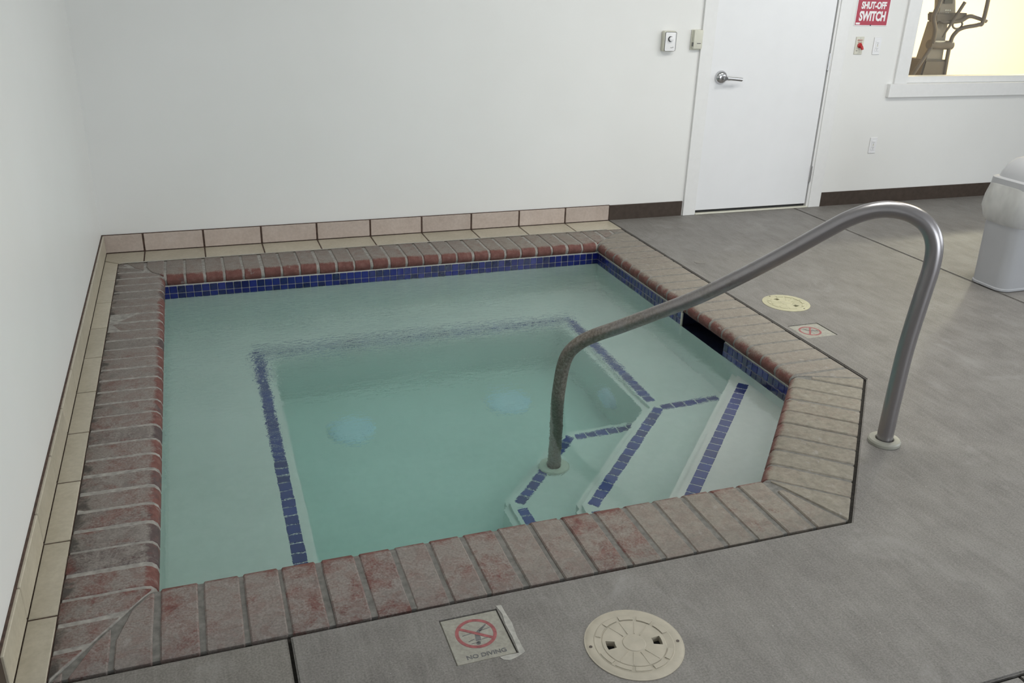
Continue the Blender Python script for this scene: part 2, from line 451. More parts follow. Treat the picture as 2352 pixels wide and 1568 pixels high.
for i, (a, b, c, d) in enumerate(WIN_RIGHT):
    bm = bmesh.new()
    for (p, q, r, s) in ((a, a + .05, c, d), (b - .05, b, c, d), (a, b, c, c + .05), (a, b, d - .05, d), ((a + b) / 2 - .02, (a + b) / 2 + .02, c, d)):
        bx(bm, ROOM_X + .03, ROOM_X + .09, p, q, r, s)
    w = struct('window_%d' % (i + 2), bm, MAT['trim'], 'white framed two-light window in the right outer wall', 'window'); w['group'] = 'outer windows on the right wall'
for i, (a, b, c, d) in enumerate(WIN_FRONT):
    bm = bmesh.new()
    for (p, q, r, s) in ((a, a + .06, c, d), (b - .06, b, c, d), (a, b, c, c + .06), (a, b, d - .06, d), ((a + b) / 2 - .03, (a + b) / 2 + .03, c, d)):
        bx(bm, p, q, ROOM_Y - .09, ROOM_Y - .03, r, s)
    w = struct('window_%d' % (i + 4), bm, MAT['trim'], 'white framed patio glazing in the outer wall facing the spa', 'window'); w['group'] = 'patio glazing'
for (x, y), lab in zip(CEIL_FILLS, ('white fill light box added above the spa water', 'white fill light box added above the deck in front of the door')):
    L = tag(empty('added_ceiling_light', (x, y, ROOM_Z)), lab, 'ceiling light', 'added fill lights of the spa room')
    bm = bmesh.new(); bx(bm, -.62, .62, -.29, .29, -.07, -.0, .01)
    obj('housing', bm, MAT['white_plastic'], L)

# ------------------------------------------------------------------ floor
# coping geometry (plan)
OUT = [(0.085, -.215), (3.096, -.215), (3.096, -2.556), (2.337, -3.407), (0.085, -3.407)]
NOSE = [(0.321, -.482), (2.811, -.482), (2.811, -2.445), (2.217, -3.110), (0.321, -3.110)]
WALLP = [(0.294, -.468), (2.824, -.468), (2.824, -2.452), (2.223, -3.124), (0.294, -3.124)]
ZW = -.127
bm = bmesh.new()
for b in ((-.1, .285, ROOM_Y, 0), (.285, 2.86, -.44, 0), (2.86, ROOM_X, ROOM_Y, 0), (.285, 2.86, ROOM_Y, -3.14)):
    if b[0] == 2.86:
        bx(bm, 2.86, ROOM_X, -1.49, 0, -.19, -.014); bx(bm, 2.86, ROOM_X, ROOM_Y, -1.97, -.19, -.014)
        bx(bm, 3.06, ROOM_X, -1.97, -1.49, -.19, -.014)
    else:
        bx(bm, *b, -.19, -.014)
prism([(2.86, -2.47), (2.86, -3.14), (2.25, -3.14)], -.19, -.014, bm)
floor = struct('floor', bm, MAT['subfloor'], 'grey brushed concrete deck in slabs around the spa', 'floor')
G = .011
def slab(pts, mat, cutters=(), bev=.004):
    bm = prism(pts, -.012, 0)
    top = [e for e in bm.edges if all(abs(v.co.z) < 1e-6 for v in e.verts)]
    bmesh.ops.bevel(bm, geom=top, offset=bev, segments=2, affect='EDGES')
    o = obj('concrete_slab', bm, mat, floor)
    for cb in cutters:
        c = obj('cutter', cb)
        md = o.modifiers.new('cut', 'BOOLEAN'); md.object = c; md.operation = 'DIFFERENCE'; md.solver = 'EXACT'
        bpy.context.view_layer.update()
        me = bpy.data.meshes.new_from_object(o.evaluated_get(bpy.context.evaluated_depsgraph_get()))
        o.modifiers.clear(); o.data = me; bpy.data.objects.remove(c)
    return o
JX, JY, JL = 4.575, -4.08, .631
LIDS = [((1.448, -3.700), .123, math.radians(0)), ((3.323, -1.688), .117, 0)]
SIGNS = [((1.081, -3.556), 0.0), ((3.222, -2.040), math.radians(90))]
cut = []
for (c, r, a) in LIDS:
    b = lathe([(r + .003, -.05), (r + .003, .05)], 48); bmesh.ops.translate(b, verts=b.verts, vec=(c[0], c[1], 0)); cut.append(b)
for (c, a) in SIGNS:
    b = box(-.0785, .0785, -.085, .085, -.05, .05); bmesh.ops.rotate(b, verts=b.verts, matrix=Matrix.Rotation(a, 3, 'Z'))
    bmesh.ops.translate(b, verts=b.verts, vec=(c[0], c[1], 0)); cut.append(b)
slab([(JL + .0045, -3.418), (2.342, -3.418), (3.108, -2.560), (3.108, -.002), (JX - .005, -.002), (JX - .005, JY + .004), (JL + .0045, JY + .004)], MAT['concrete'], cut)
slab([(.004, -3.420), (JL - .0045, -3.420), (JL - .0045, JY + .004), (.004, JY + .004)], MAT['concrete_warm'])
slab([(JX + .005, -.002), (ROOM_X - .002, -.002), (ROOM_X - .002, JY + .004), (JX + .005, JY + .004)], MAT['concrete'])
slab([(.004, JY - .004), (2.3, JY - .004), (2.3, ROOM_Y + .002), (.004, ROOM_Y + .002)], MAT['concrete'])
slab([(2.31, JY - .004), (JX - .005, JY - .004), (JX - .005, ROOM_Y + .002), (2.31, ROOM_Y + .002)], MAT['concrete_warm'])
slab([(JX + .005, JY - .004), (ROOM_X - .002, JY - .004), (ROOM_X - .002, ROOM_Y + .002), (JX + .005, ROOM_Y + .002)], MAT['concrete'])

# tile border on the deck
bm = bmesh.new(); bx(bm, .0, .084, -3.414, 0, -.014, -.0035); bx(bm, .084, 3.104, -.214, 0, -.014, -.0035)
obj('grout_bed', bm, MAT['brown_grout'], floor)
def quadtile(name, pts, z0, z1, mat, parent, bev=.002):
    cx = sum(p[0] for p in pts) / len(pts); cy = sum(p[1] for p in pts) / len(pts)
    bm = prism([(x - cx, y - cy) for x, y in pts], z0, z1)
    top = [e for e in bm.edges if all(abs(v.co.z - z1) < 1e-6 for v in e.verts)]
    bmesh.ops.bevel(bm, geom=top, offset=bev, segments=1, affect='EDGES')
    return obj(name, bm, mat, parent, (cx, cy, 0))
g = .0035
XJ = [0.0] + [.213 + .3216 * j for j in range(9)] + [3.104]
for a, b in zip(XJ, XJ[1:]):
    x0 = a + g if a > 0 else .015
    y1 = -.212
    if a == 0:
        quadtile('floor_tile', [(.014, -.017), (b - g, -.017), (b - g, -.212), (.088, -.212), (.014, -.15)], -.012, 0, MAT['floor_tile'], floor)
    else:
        quadtile('floor_tile', [(x0, -.016), (b - g, -.016), (b - g, -.212), (x0, -.212)], -.012, 0, MAT['floor_tile'], floor)
YJ = [.156] + [.490 + .3341 * j for j in range(9)] + [3.414]
for i, (a, b) in enumerate(zip(YJ, YJ[1:])):
    ya = -(a + g)
    top = [(.014, ya), (.082, ya - .055)] if i == 0 else [(.014, ya), (.082, ya)]
    quadtile('floor_tile', [(.014, -(b - g))] + top + [(.082, -(b - g))], -.012, 0, MAT['floor_tile'], floor)

rs = random.Random(5); cb = bmesh.new(); prev = None
for k in range(90):
    x = .10 + 2.9 * k / 89; w = .004 + .010 * max(0, .5 + mnoise.noise(Vector((x * 6, 2.2, 0)))) ; y = -.213 + .004 * mnoise.noise(Vector((x * 11, 0, 5)))
    cur = (cb.verts.new((x, y + w * .5, .0012)), cb.verts.new((x, y - w * .5, .0012)))
    if prev: cb.faces.new((prev[0], prev[1], cur[1], cur[0]))
    prev = cur
obj('cement_line', cb, MAT['pale_cement'], floor)
# base tiles standing against the walls
HB = .104
bb = struct('baseboard_back', box(0, 3.104, -.008, 0, -.01, HB), MAT['brown_grout'], 'row of pinkish beige base tiles along the back wall', 'baseboard')
for a, b in zip(XJ, XJ[1:]):
    w = (b - a) - .010
    obj('base_tile', box(-w / 2, w / 2, -.006, .006, 0, HB - .006, .002), MAT['base_tile'], bb, ((a + b) / 2, -.008, .003))
bl = struct('baseboard_left', box(0, .007, -3.414, -.0, -.01, HB), MAT['brown_grout'], 'row of beige base tiles along the side wall', 'baseboard')
YB = [.014] + YJ[1:]
for a, b in zip(YB, YB[1:]):
    w = (b - a) - .006
    obj('base_tile', box(-.006, .006, -w / 2, w / 2, 0, HB - .005, .002), MAT['floor_tile'], bl, (.008, -(a + b) / 2, .003))
struct('trim_1', box(0, .008, ROOM_Y, -3.416, -.002, .10, .002), MAT['brown'], 'dark brown rubber base strip past the tiled border', 'baseboard')
struct('trim_2', box(3.106, 3.655, -.008, 0, -.002, .101, .002), MAT['brown'], 'short dark brown rubber base strip between tiles and door', 'baseboard')
struct('trim_3', box(4.795, ROOM_X, -.008, 0, -.006, .101, .002), MAT['brown'], 'long dark brown rubber base strip under the interior window', 'baseboard')

# ------------------------------------------------------------------ spa pool
spa = tag(empty('spa_pool', (1.6, -1.8, 0)), 'built-in hot tub with brick coping, blue waterline tiles and corner steps', 'hot tub')
spa_off = Vector((-1.6, 1.8, 0))
def part(name, data, mat, parent=spa, loc=(0, 0, 0), rot=None):
    o = obj(name, data, mat, None, None, rot)
    o.location = Vector(loc) + (spa_off if parent is spa else Vector((0, 0, 0)))
    o.parent = parent
    return o

# plaster shell
bm = bmesh.new()
ZB, ZF = ZW - .45, ZW - .95
def wallsheet(p, q, z0, z1):
    a = [bm.verts.new((*p, z0)), bm.verts.new((*q, z0)), bm.verts.new((*q, z1)), bm.verts.new((*p, z1))]
    bm.faces.new(a)
SK0, SK1, SKZ = -1.5207, -1.9256, -.155
n = len(WALLP)
for i in range(n):
    p, q = WALLP[i], WALLP[(i + 1) % n]
    if i == 1:
        wallsheet(p, (p[0], SK0), -1.2, -.060); wallsheet((p[0], SK0), (p[0], SK1), -1.2, SKZ); wallsheet((p[0], SK1), q, -1.2, -.060)
    else:
        wallsheet(p, q, -1.2, -.060)
bm.faces.new([bm.verts.new((*p, ZF)) for p in WALLP])
def bevprism(pts, z1, beved, off=.028, seg=4, z0=-1.2):
    """prism whose edges between the listed corner indices are rounded"""
    b2 = prism(pts, z0, z1); es = []
    for e in b2.edges:
        a, b = e.verts
        for (i, j) in beved:
            P, Q = Vector((*pts[i], z1)), Vector((*pts[j], z1))
            if {True} == {min((v.co - P).length, (v.co - Q).length) < 1e-5 for v in (a, b)} and (a.co - b.co).length > 1e-4: es.append(e)
    vert = [e for e in b2.edges if abs(e.verts[0].co.z - e.verts[1].co.z) > .1 and any(abs(e.verts[0].co.x - pts[i][0]) + abs(e.verts[0].co.y - pts[i][1]) < 1e-5 for i in {k for s in beved for k in s})]
    cnt = {}
    for s in beved:
        for k in s: cnt[k] = cnt.get(k, 0) + 1
    inner = [e for e in vert if any(abs(e.verts[0].co.x - pts[i][0]) + abs(e.verts[0].co.y - pts[i][1]) < 1e-5 and c > 1 for i, c in cnt.items())]
    bmesh.ops.bevel(b2, geom=list(set(es + inner)), offset=off, segments=seg, affect='EDGES')
    me = bpy.data.meshes.new('t'); b2.to_mesh(me); b2.free(); bm.from_mesh(me); bpy.data.meshes.remove(me)
BE_L, BE_B, BE_R = .797, -.972, 2.393
bevprism([(.28, -.45), (2.84, -.45), (2.84, -2.3), (BE_R, -2.3), (BE_R, BE_B), (BE_L, BE_B), (BE_L, -3.14), (.28, -3.14)], ZB, [(3, 4), (4, 5), (5, 6)])
D1, D2, D3 = ZW - .12, ZW - .40, ZW - .68
S1 = [(2.802, -2.144), (2.148, -2.837)]
S2A, S2B = (2.425, -2.044), (1.835, -2.641)
S3A, S3B = (2.040, -1.934), (1.649, -2.334)
def offl(p, q, d):
    e = (Vector(q) - Vector(p)).normalized(); nrm = Vector((e.y, -e.x))   # towards the pool centre for these segments
    if nrm.dot(Vector((1.2, -1.6)) - Vector(p)) < 0: nrm = -nrm
    return Vector(p) + nrm * d, Vector(q) + nrm * d
def isect_x(p, q, x): t = (x - p.x) / (q.x - p.x); return (x, p.y + (q.y - p.y) * t)
def isect_y(p, q, y): t = (y - p.y) / (q.y - p.y); return (p.x + (q.x - p.x) * t, y)
a, b = offl(*S1, .072)
bevprism([isect_x(a, b, 2.85), isect_y(a, b, -3.16), (2.85, -3.16)], D1, [(0, 1)])
def steppoly(A, B, d):
    a, b = offl(A, B, d)
    A2 = isect_y(a, b, A[1] + d); B2 = isect_x(a, b, B[0] - d)
    return [(2.85, A2[1]), A2, B2, (B2[0], -3.16), (2.85, -3.16)]
bevprism(steppoly(S2A, S2B, .068), D2, [(0, 1), (1, 2), (2, 3)])
bevprism(steppoly(S3A, S3B, .066), D3, [(0, 1), (1, 2), (2, 3)])
shell = smooth(part('plaster_shell', bm, MAT['plaster']), 40)
shell['label'] = 'pale plaster bench, steps and floor under the water'

# blue trim tiles along bench and step edges
trim_me = {}
def trim_tile(L, w):
    k = (round(L, 3), round(w, 3))
    if k not in trim_me:
        b = box(-L / 2, L / 2, -w / 2, w / 2, -.006, .002, .0015)
        trim_me[k] = bpy.data.meshes.new('trim_tile'); b.to_mesh(trim_me[k]); b.free(); trim_me[k].materials.append(MAT['blue_trim'])
    return trim_me[k]
def trim_run(p, q, z, w=.047, skip0=0., skip1=0.):
    p, q = Vector(p), Vector(q); d = q - p; L = d.length; e = d / L
    Lc = L - skip0 - skip1; n = max(1, round(Lc / .0565)); pit = Lc / n; a = math.atan2(e.y, e.x)
    for i in range(n):
        c = p + e * (skip0 + pit * (i + .5))
        o = obj('trim_tile', trim_tile(pit - .004, w), None, shell, (c.x, c.y, z), (0, 0, a + random.uniform(-.02, .02)))
trim_run((.735, -.885), (.735, -3.12), ZB, .050)
trim_run((.763, -.908), (2.430, -.908), ZB, .050)
trim_run((2.456, -.885), (2.456, -1.925), ZB, .050)
trim_run(S1[0], (1.925, -3.075), D1)
trim_run((2.76, -2.022), (2.452, -2.030), D2, .045)
trim_run((2.440, -2.030), S2B, D2)
trim_run((1.835, -2.672), (1.835, -3.10), D2, .045)
trim_run((2.50, -1.936), (2.070, -1.936), D3, .042)
trim_run((2.050, -1.925), S3B, D3, .044)
trim_run((1.650, -2.365), (1.650, -3.10), D3, .044)

# waterline band
band = bmesh.new()
def inward(p, q):
    e = (Vector(q) - Vector(p)).normalized(); return e, Vector((e.y, -e.x))
ZT, ROWH = -.0640, .0405
for i in range(n):
    p, q = Vector(WALLP[i]), Vector(WALLP[(i + 1) % n]); e, nn = inward(p, q)
    runs = [(p, q)] if i != 1 else [(p, Vector((p.x, SK0))), (Vector((p.x, SK1)), q)]
    for (a, b) in runs:
        v8 = []
        for (pt, off) in ((a, 0), (b, 0), (b, .004), (a, .004)):
            v8.append(pt + nn * off)
        prism([(v.x, v.y) for v in v8], ZT - 2 * ROWH, ZT + .0005, band)
band_o = part('waterline_band', band, MAT['grout'])
tl = box(-.0188, .0188, -.0035, .0035, -.0188, .0188, .002)
tme = bpy.data.meshes.new('waterline_tile'); tl.to_mesh(tme); tl.free(); tme.materials.append(MAT['blue_tile'])
rest = bmesh.new()
for i in range(n):
    p, q = Vector(WALLP[i]), Vector(WALLP[(i + 1) % n]); e, nn = inward(p, q); L = (q - p).length
    cnt = round(L / .0405); pit = L / cnt; ang = math.atan2(e.y, e.x)
    for k in range(cnt):
        c = p + e * pit * (k + .5)
        if i == 1 and SK1 < c.y < SK0: continue
        for r in range(2):
            z = ZT - ROWH * (r + .5); P = c + nn * .005
            if i in (0, 1):
                obj('tile', tme, None, band_o, (P.x, P.y, z), (random.uniform(-.02, .02), 0, ang + random.uniform(-.02, .02)))
            else:
                t = bmesh.new(); t.from_mesh(tme)
                bmesh.ops.transform(t, matrix=Matrix.Translation((P.x, P.y, z)) @ Matrix.Rotation(ang, 4, 'Z'), verts=t.verts)
                mm = bpy.data.meshes.new('t'); t.to_mesh(mm); t.free(); rest.from_mesh(mm); bpy.data.meshes.remove(mm)
ro = obj('tile_rows', rest, MAT['blue_tile'], band_o); ro['kind'] = 'stuff'

# skimmer mouth
bm = bmesh.new(); X0, X1 = 2.822, 3.04
def sheet(vs):
    bm.faces.new([bm.verts.new(v) for v in vs])
sheet([(X0, SK0, -.062), (X1, SK0, -.062), (X1, SK0, SKZ), (X0, SK0, SKZ)])
sheet([(X0, SK1, -.062), (X0, SK1, SKZ), (X1, SK1, SKZ), (X1, SK1, -.062)])
sheet([(X1, SK0, -.062), (X1, SK1, -.062), (X1, SK1, SKZ), (X1, SK0, SKZ)])
sheet([(X0, SK0, SKZ), (X1, SK0, SKZ), (X1, SK1, SKZ), (X0, SK1, SKZ)])
sheet([(X0, SK0, -.062), (X0, SK1, -.062), (X1, SK1, -.062), (X1, SK0, -.062)])
sk = part('skimmer_mouth', bm, MAT['skimmer']); sk['label'] = 'dark skimmer opening below the coping'
obj('frame', box(X0 - .006, X0 + .004, SK0 - .007, SK0 + .005, SKZ, -.064, .002), MAT['beige_plastic'], sk)

# drain covers on the floor and the bench riser
def drain(loc, rot, r):
    b = lathe([(r, 0), (r, .008), (r * .92, .02), (r * .55, .034), (.02, .038)], 28)
    d = smooth(part('drain_cover', b, MAT['drain'], spa, loc, rot), 30)
    b = bmesh.new()
    for k in range(12):
        a = 2 * math.pi * k / 12
        t = box(r * .35, r * .85, -.004, .004, .024, .036); bmesh.ops.rotate(t, verts=t.verts, matrix=Matrix.Rotation(a, 3, 'Z'))
        mm = bpy.data.meshes.new('t'); t.to_mesh(mm); t.free(); b.from_mesh(mm); bpy.data.meshes.remove(mm)
    obj('grille_rib', b, MAT['drain'], d)
drain((1.13, -1.36, ZF), None, .118)
drain((1.96, -1.32, ZF), None, .118)
drain((BE_R, -1.62, ZW - .72), (0, -math.pi / 2, 0), .085)

# coping: mortar bed with bricks
TH = .070
def profile(L):
    R = .0340; cz = -R - .0005; pts = [(0, -TH + .003, (-1, 0)), (0, -.003, (-.7, .7)), (.004, 0, (0, 1)), (L * .35, 0, (0, 1)), (L * .7, 0, (0, 1))]
    for a in (90, 60, 30, 0, -35, -70):
        A = math.radians(a); pts.append((L - R + R * math.cos(A), cz + R * math.sin(A), (math.cos(A), math.sin(A))))
    pts.append((L - R * 1.2, -TH, (0, -1)))
    return pts
def loft(L, s0, s1, mL, mR, inset=0.0, endc=.004, jitter=0.0, rnd=None):
    """solid between s0 and s1 along the edge, clipped by the mitre lines; local x = s, y = d - L (0 at nose)"""
    prof = profile(L); rows = []
    base = []
    for k, (d, z, nn) in enumerate(prof):
        base.append((d, z, nn))
    # insert mitre crossings on the flat top
    extra = []
    for m_, s_ in ((mL, s1), (mR, s0)):
        if m_ is None: continue
        A, B = m_
        if abs(B - A) > 1e-6:
            t = (s_ - A) / (B - A)
            dd = t * L
            for off in (-.004, .004):
                if .006 < dd + off < L - .03: extra.append((dd + off, 0, (0, 1)))
    top = [p for p in base[2:5]] + extra; top.sort()
    base = base[:2] + top + base[5:]
    bm = bmesh.new(); rings = []
    for (d, z, nn) in base:
        lo, hi = s0, s1
        if mL: lo = max(lo, mL[0] + (mL[1] - mL[0]) * d / L)
        if mR: hi = min(hi, mR[0] + (mR[1] - mR[0]) * d / L)
        if hi - lo < .003: continue
        ec = min(endc, (hi - lo) * .3)
        d2, z2 = d - nn[0] * inset, z - nn[1] * inset
        j = (lambda: 0) if not jitter else (lambda: rnd.uniform(-jitter, jitter))
        lo += j(); hi += j()
        rings.append([bm.verts.new((lo, d2 - nn[0] * ec - L, z2 - nn[1] * ec)), bm.verts.new((lo + ec, d2 - L, z2)),
                      bm.verts.new((hi - ec, d2 - L, z2)), bm.verts.new((hi, d2 - nn[0] * ec - L, z2 - nn[1] * ec))])
    if len(rings) < 3: bm.free(); return None
    for a, b in zip(rings, rings[1:]):
        for k in range(3): bm.faces.new((a[k], a[k + 1], b[k + 1], b[k]))
    a, b = rings[-1], rings[0]
    for k in range(3): bm.faces.new((a[k], a[k + 1], b[k + 1], b[k]))
    bm.faces.new([r[0] for r in rings]); bm.faces.new([r[3] for r in rings][::-1])
    bmesh.ops.recalc_face_normals(bm, faces=bm.faces)
    return bm
EDGES = []
for i in range(5):
    O, O2 = Vector(OUT[i]), Vector(OUT[(i + 1) % 5]); P, P2 = Vector(NOSE[i]), Vector(NOSE[(i + 1) % 5])
    e = (O2 - O).normalized(); nn = Vector((e.y, -e.x)); L = (P - O).dot(nn)
    EDGES.append(dict(O=O, e=e, n=nn, L=L, len=(O2 - O).length, sL=(P - O).dot(e), sR=(P2 - O).dot(e), ang=math.atan2(e.y, e.x)))
mort = bmesh.new()
for i, E in enumerate(EDGES):
    b = loft(E['L'], -.05, E['len'] + .05, (0, E['sL']), (E['len'], E['sR']), inset=(.0045, .0022, .004, .0045, .0016)[i], endc=0.0)
    org = E['O'] + E['n'] * E['L']
    # local x = s (along e), local y = d - L (along n): n is e turned -90 deg, so mirror with an explicit basis
    Mx = Matrix(((E['e'].x, E['n'].x, 0, org.x), (E['e'].y, E['n'].y, 0, org.y), (0, 0, 1, 0), (0, 0, 0, 1)))
    E['M'] = Mx
    bmesh.ops.transform(b, matrix=Mx, verts=b.verts); bmesh.ops.reverse_faces(b, faces=b.faces)
    for f_ in b.faces: f_.material_index = 1 if i in (0, 4) else 0
    mm = bpy.data.meshes.new('t'); b.to_mesh(mm); b.free(); mort.from_mesh(mm); bpy.data.meshes.remove(mm)
bmesh.ops.recalc_face_normals(mort, faces=mort.faces)
coping = smooth(part('coping', mort, MAT['mortar']), 40)
coping.data.materials.append(MAT['mortar_white'])
coping['label'] = 'worn red and tan bullnose brick coping with grey mortar joints'
rnd = random.Random(3)
for i, E in enumerate(EDGES):
    gj = (.013, .011, .010, .014, .012)[i]; pit = .1045
    a0, a1 = E['sL'], E['sR']
    if i == 0: cuts = [a0 - .30, a0 - .2, a0 - .1] + [a0 + (a1 - a0) * k / round((a1 - a0) / .1015) for k in range(round((a1 - a0) / .1015) + 1)] + [a1 + .1, a1 + .2, a1 + .3]
    elif i == 4: cuts = [a0 - .3, a0 - .2, a0 - .1] + [a0 + (a1 - a0) * k / round((a1 - a0) / .1045) for k in range(round((a1 - a0) / .1045) + 1)] + [a1 + .1, a1 + .2, a1 + .3]
    elif i == 1: cuts = [a0 - .3, a0 - .2, a0 - .1] + [a0 + (a1 - a0) * k / round((a1 - a0) / .112) for k in range(round((a1 - a0) / .112) + 1)] + [a1 + .4]
    elif i == 2: cuts = [a0 - .4] + [a0 + (a1 - a0) * k / 8 for k in range(9)] + [a1 + .4]
    else: cuts = [a0 - .4] + [a0 + (a1 - a0) * k / round((a1 - a0) / .1055) for k in range(round((a1 - a0) / .1055) + 1)] + [a1 + .1, a1 + .2, a1 + .3]
    for s0, s1 in zip(cuts, cuts[1:]):
        j = rnd.uniform(-.003, .003)
        b = loft(E['L'], s0 + gj / 2 + j, s1 - gj / 2 + j, (0 + gj * .5, E['sL'] + gj * .5), (E['len'] - gj * .5, E['sR'] - gj * .5), jitter=.0012, rnd=rnd)
        if b is None: continue
        c = sum((v.co.x for v in b.verts)) / len(b.verts)
        bmesh.ops.translate(b, verts=b.verts, vec=(-c, 0, 0))
        # local frame is mirrored (x along e, y along n is clockwise): bake the mirror into the mesh by flipping x
        for v in b.verts: v.co.x = -v.co.x
        bmesh.ops.reverse_faces(b, faces=b.faces); bmesh.ops.recalc_face_normals(b, faces=b.faces)
        o = obj('brick', b, MAT['brick'], coping)
        org = E['O'] + E['n'] * E['L'] + E['e'] * c
        o.location = (org.x, org.y, rnd.uniform(-.0012, .0012))
        o.rotation_euler = (rnd.uniform(-.004, .004), rnd.uniform(-.006, .006), math.atan2(-E['e'].y, -E['e'].x))
        fx = org.x
        if i == 0: col = (.62 + rnd.uniform(-.04, .06), .22 + .18 * (fx > 2), rnd.uniform(0, .45))
        elif i == 1: col = (.78 + rnd.uniform(-.05, .08), .55, rnd.uniform(0, .3))
        elif i == 2: col = (.74 + rnd.uniform(-.08, .1), .85, rnd.uniform(0, .2))
        elif i == 3:
            t = max(0, min(1, (fx - .9) / 1.4)); col = (.52 + .12 * t + rnd.uniform(-.1, .1), .08 + .6 * t, rnd.uniform(.05, .55) * (1 - .5 * t))
        else:
            t = max(0, min(1, (-org.y - .5) / 2.2)); col = (.74 - .22 * t + rnd.uniform(-.06, .06), .1, rnd.uniform(.1, .75))
        o.color = (*col, .85 if i == 4 else (.12 if i == 3 else 0.0))
        smooth(o, 40)

# ------------------------------------------------------------------ water
x0, x1, y0, y1 = .288, 3.035, -3.14, -.455
NX, NY = 250, 246
wm = bmesh.new(); grid = []
def ss(a, b, x):
    t = max(0, min(1, (x - a) / (b - a))); return t * t * (3 - 2 * t)
def wave(x, y):
    back = ss(-2.75, -1.0, y); left = 1 - ss(1.3, 2.7, x)
    A = .22 + .78 * back * (.45 + .55 * left)
    A = max(A, .55 * ss(-3.0, -1.9, y) * left)
    h = .0014 * mnoise.noise(Vector((x * 7, y * 13, 1.3))) + .0012 * mnoise.noise(Vector((x * 14 + 3, y * 26, 4.1))) + .0007 * mnoise.noise(Vector((x * 34, y * 52, 7.7)))
    sl = .0022 * mnoise.noise(Vector((x * 2.1, y * 2.6, 9.2)))
    # slow ring spreading from the middle
    rr = math.hypot(x - 1.75, y + 1.55)
    ring = .0006 * math.sin(rr * 62) * math.exp(-((rr - .55) / .28) ** 2)
    return h * A + sl * .55 + ring * back * .6
for iy in range(NY + 1):
    row = []
    for ix in range(NX + 1):
        x = x0 + (x1 - x0) * ix / NX; y = y0 + (y1 - y0) * iy / NY
        row.append(wm.verts.new((x, y, ZW + wave(x, y))))
    grid.append(row)
for iy in range(NY):
    for ix in range(NX):
        wm.faces.new((grid[iy][ix], grid[iy][ix + 1], grid[iy + 1][ix + 1], grid[iy + 1][ix]))
zb = ZF - .02
bvs = [wm.verts.new((x, y, zb)) for x, y in ((x0, y0), (x1, y0), (x1, y1), (x0, y1))]
wm.faces.new(bvs[::-1])
wm.faces.new(grid[0][::-1] + [bvs[0], bvs[1]])
wm.faces.new([r[-1] for r in grid][::-1] + [bvs[1], bvs[2]])
wm.faces.new(grid[-1] + [bvs[2], bvs[3]])
wm.faces.new([r[0] for r in grid] + [bvs[3], bvs[0]])
bmesh.ops.recalc_face_normals(wm, faces=wm.faces)
water = obj('water', wm, MAT['water']); smooth(water, 30)
tag(water, 'clear teal spa water rippling inside the brick coping', 'water', kind='stuff')

# ------------------------------------------------------------------ handrail
A = Vector((2.795, -3.030, 0)); ev = Vector((-.7110026, .70318938, 0))
sz = [(0, .002), (0, .15), (-.004, .373), (-.018, .57), (-.026, .68), (-.018, .757), (.015, .812), (.070, .842), (.135, .848), (.196, .833), (.258, .799),
      (.321, .750), (.452, .642), (.593, .532), (.742, .424), (.903, .324), (1.039, .242), (1.135, .187), (1.195, .143), (1.240, .090), (1.262, .030), (1.274, -.06), (1.280, -.16), (1.280, -.40), (1.280, D3 + .002 - 0.0)]
path = smoothpath([A + ev * s + Vector((0, 0, z)) for s, z in sz], 5)
rail = tag(empty('handrail', A), 'bent stainless steel grab rail from the deck down to the spa steps', 'handrail')
hb = tube([p - A for p in path], .0283, 20)
smooth(obj('rail_tube', hb, MAT['rail'], rail), 50)
def flange(loc, mat, r=.057):
    b = lathe([(r, 0), (r, .010), (r - .004, .0155), (r - .012, .0165), (.0335, .0165), (.0305, .012), (.0305, .002)], 36)
    f_ = smooth(obj('escutcheon', b, mat, rail, Vector(loc) - A), 30); return f_
f1 = flange((A.x, A.y, .0005), MAT['escutcheon']); f1['label'] = 'pale plastic cover ring on the deck'
P3 = A + ev * 1.280
f2 = flange((P3.x, P3.y, D3 + .001), MAT['beige_plastic'], .068); f2['label'] = 'pale cover ring on the lowest step'

# ------------------------------------------------------------------ door
door = tag(empty('door_1', (4.2, 0, 0)), 'plain white hinged door with lever handle in the back wall', 'door', kind='structure')
def dpart(name, b, mat, parent=door, off=(4.2, 0, 0)):
    bmesh.ops.translate(b, verts=b.verts, vec=(-off[0], -off[1], -off[2])) if isinstance(b, bmesh.types.BMesh) else None
    return obj(name, b, mat, parent)
LX0, LX1 = 3.762, 4.668
leaf = dpart('door_leaf', box(LX0, LX1, -.004, .04, .028, 2.045, .002), MAT['door'])
dpart('casing', box(3.663, LX0 - .004, -.016, .05, 0.0, 2.15, .002), MAT['trim'])
dpart('casing', box(LX1 + .026, 4.792, -.016, .05, 0.0, 2.15, .002), MAT['trim'])
dpart('casing', box(3.663, 4.792, -.016, .05, 2.052, 2.15, .002), MAT['trim'])
dpart('stop_strip', box(LX1 + .010, LX1 + .027, -.008, .05, 0.0, 2.05, .001), MAT['trim'])
dpart('threshold', box(LX0 - .004, LX1 + .02, -.020, .06, 0, .010, .003), MAT['beige_plastic'])
dpart('weather_sweep', box(LX0 + .002, LX1 - .002, .006, .034, .010, .03), MAT['black'])
for z in (.243, 1.012, 1.80):
    h = dpart('hinge', box(LX1 - .002, LX1 + .012, -.010, .002, z - .056, z + .056, .002), MAT['satin_chrome'])
    t = tube([(LX1 + .005, -.011, z - .056), (LX1 + .005, -.011, z + .056)], .0065, 10)
    dpart('hinge_pin', t, MAT['satin_chrome'], h)
KX, KZ = 3.842, .917
b = lathe([(.044, .004), (.0435, .010), (.040, .020), (.033, .029), (.024, .034), (.013, .036), (.013, .060), (.014, .074), (.010, .078)], 36, axis='y')
bmesh.ops.translate(b, verts=b.verts, vec=(KX, 0, KZ))
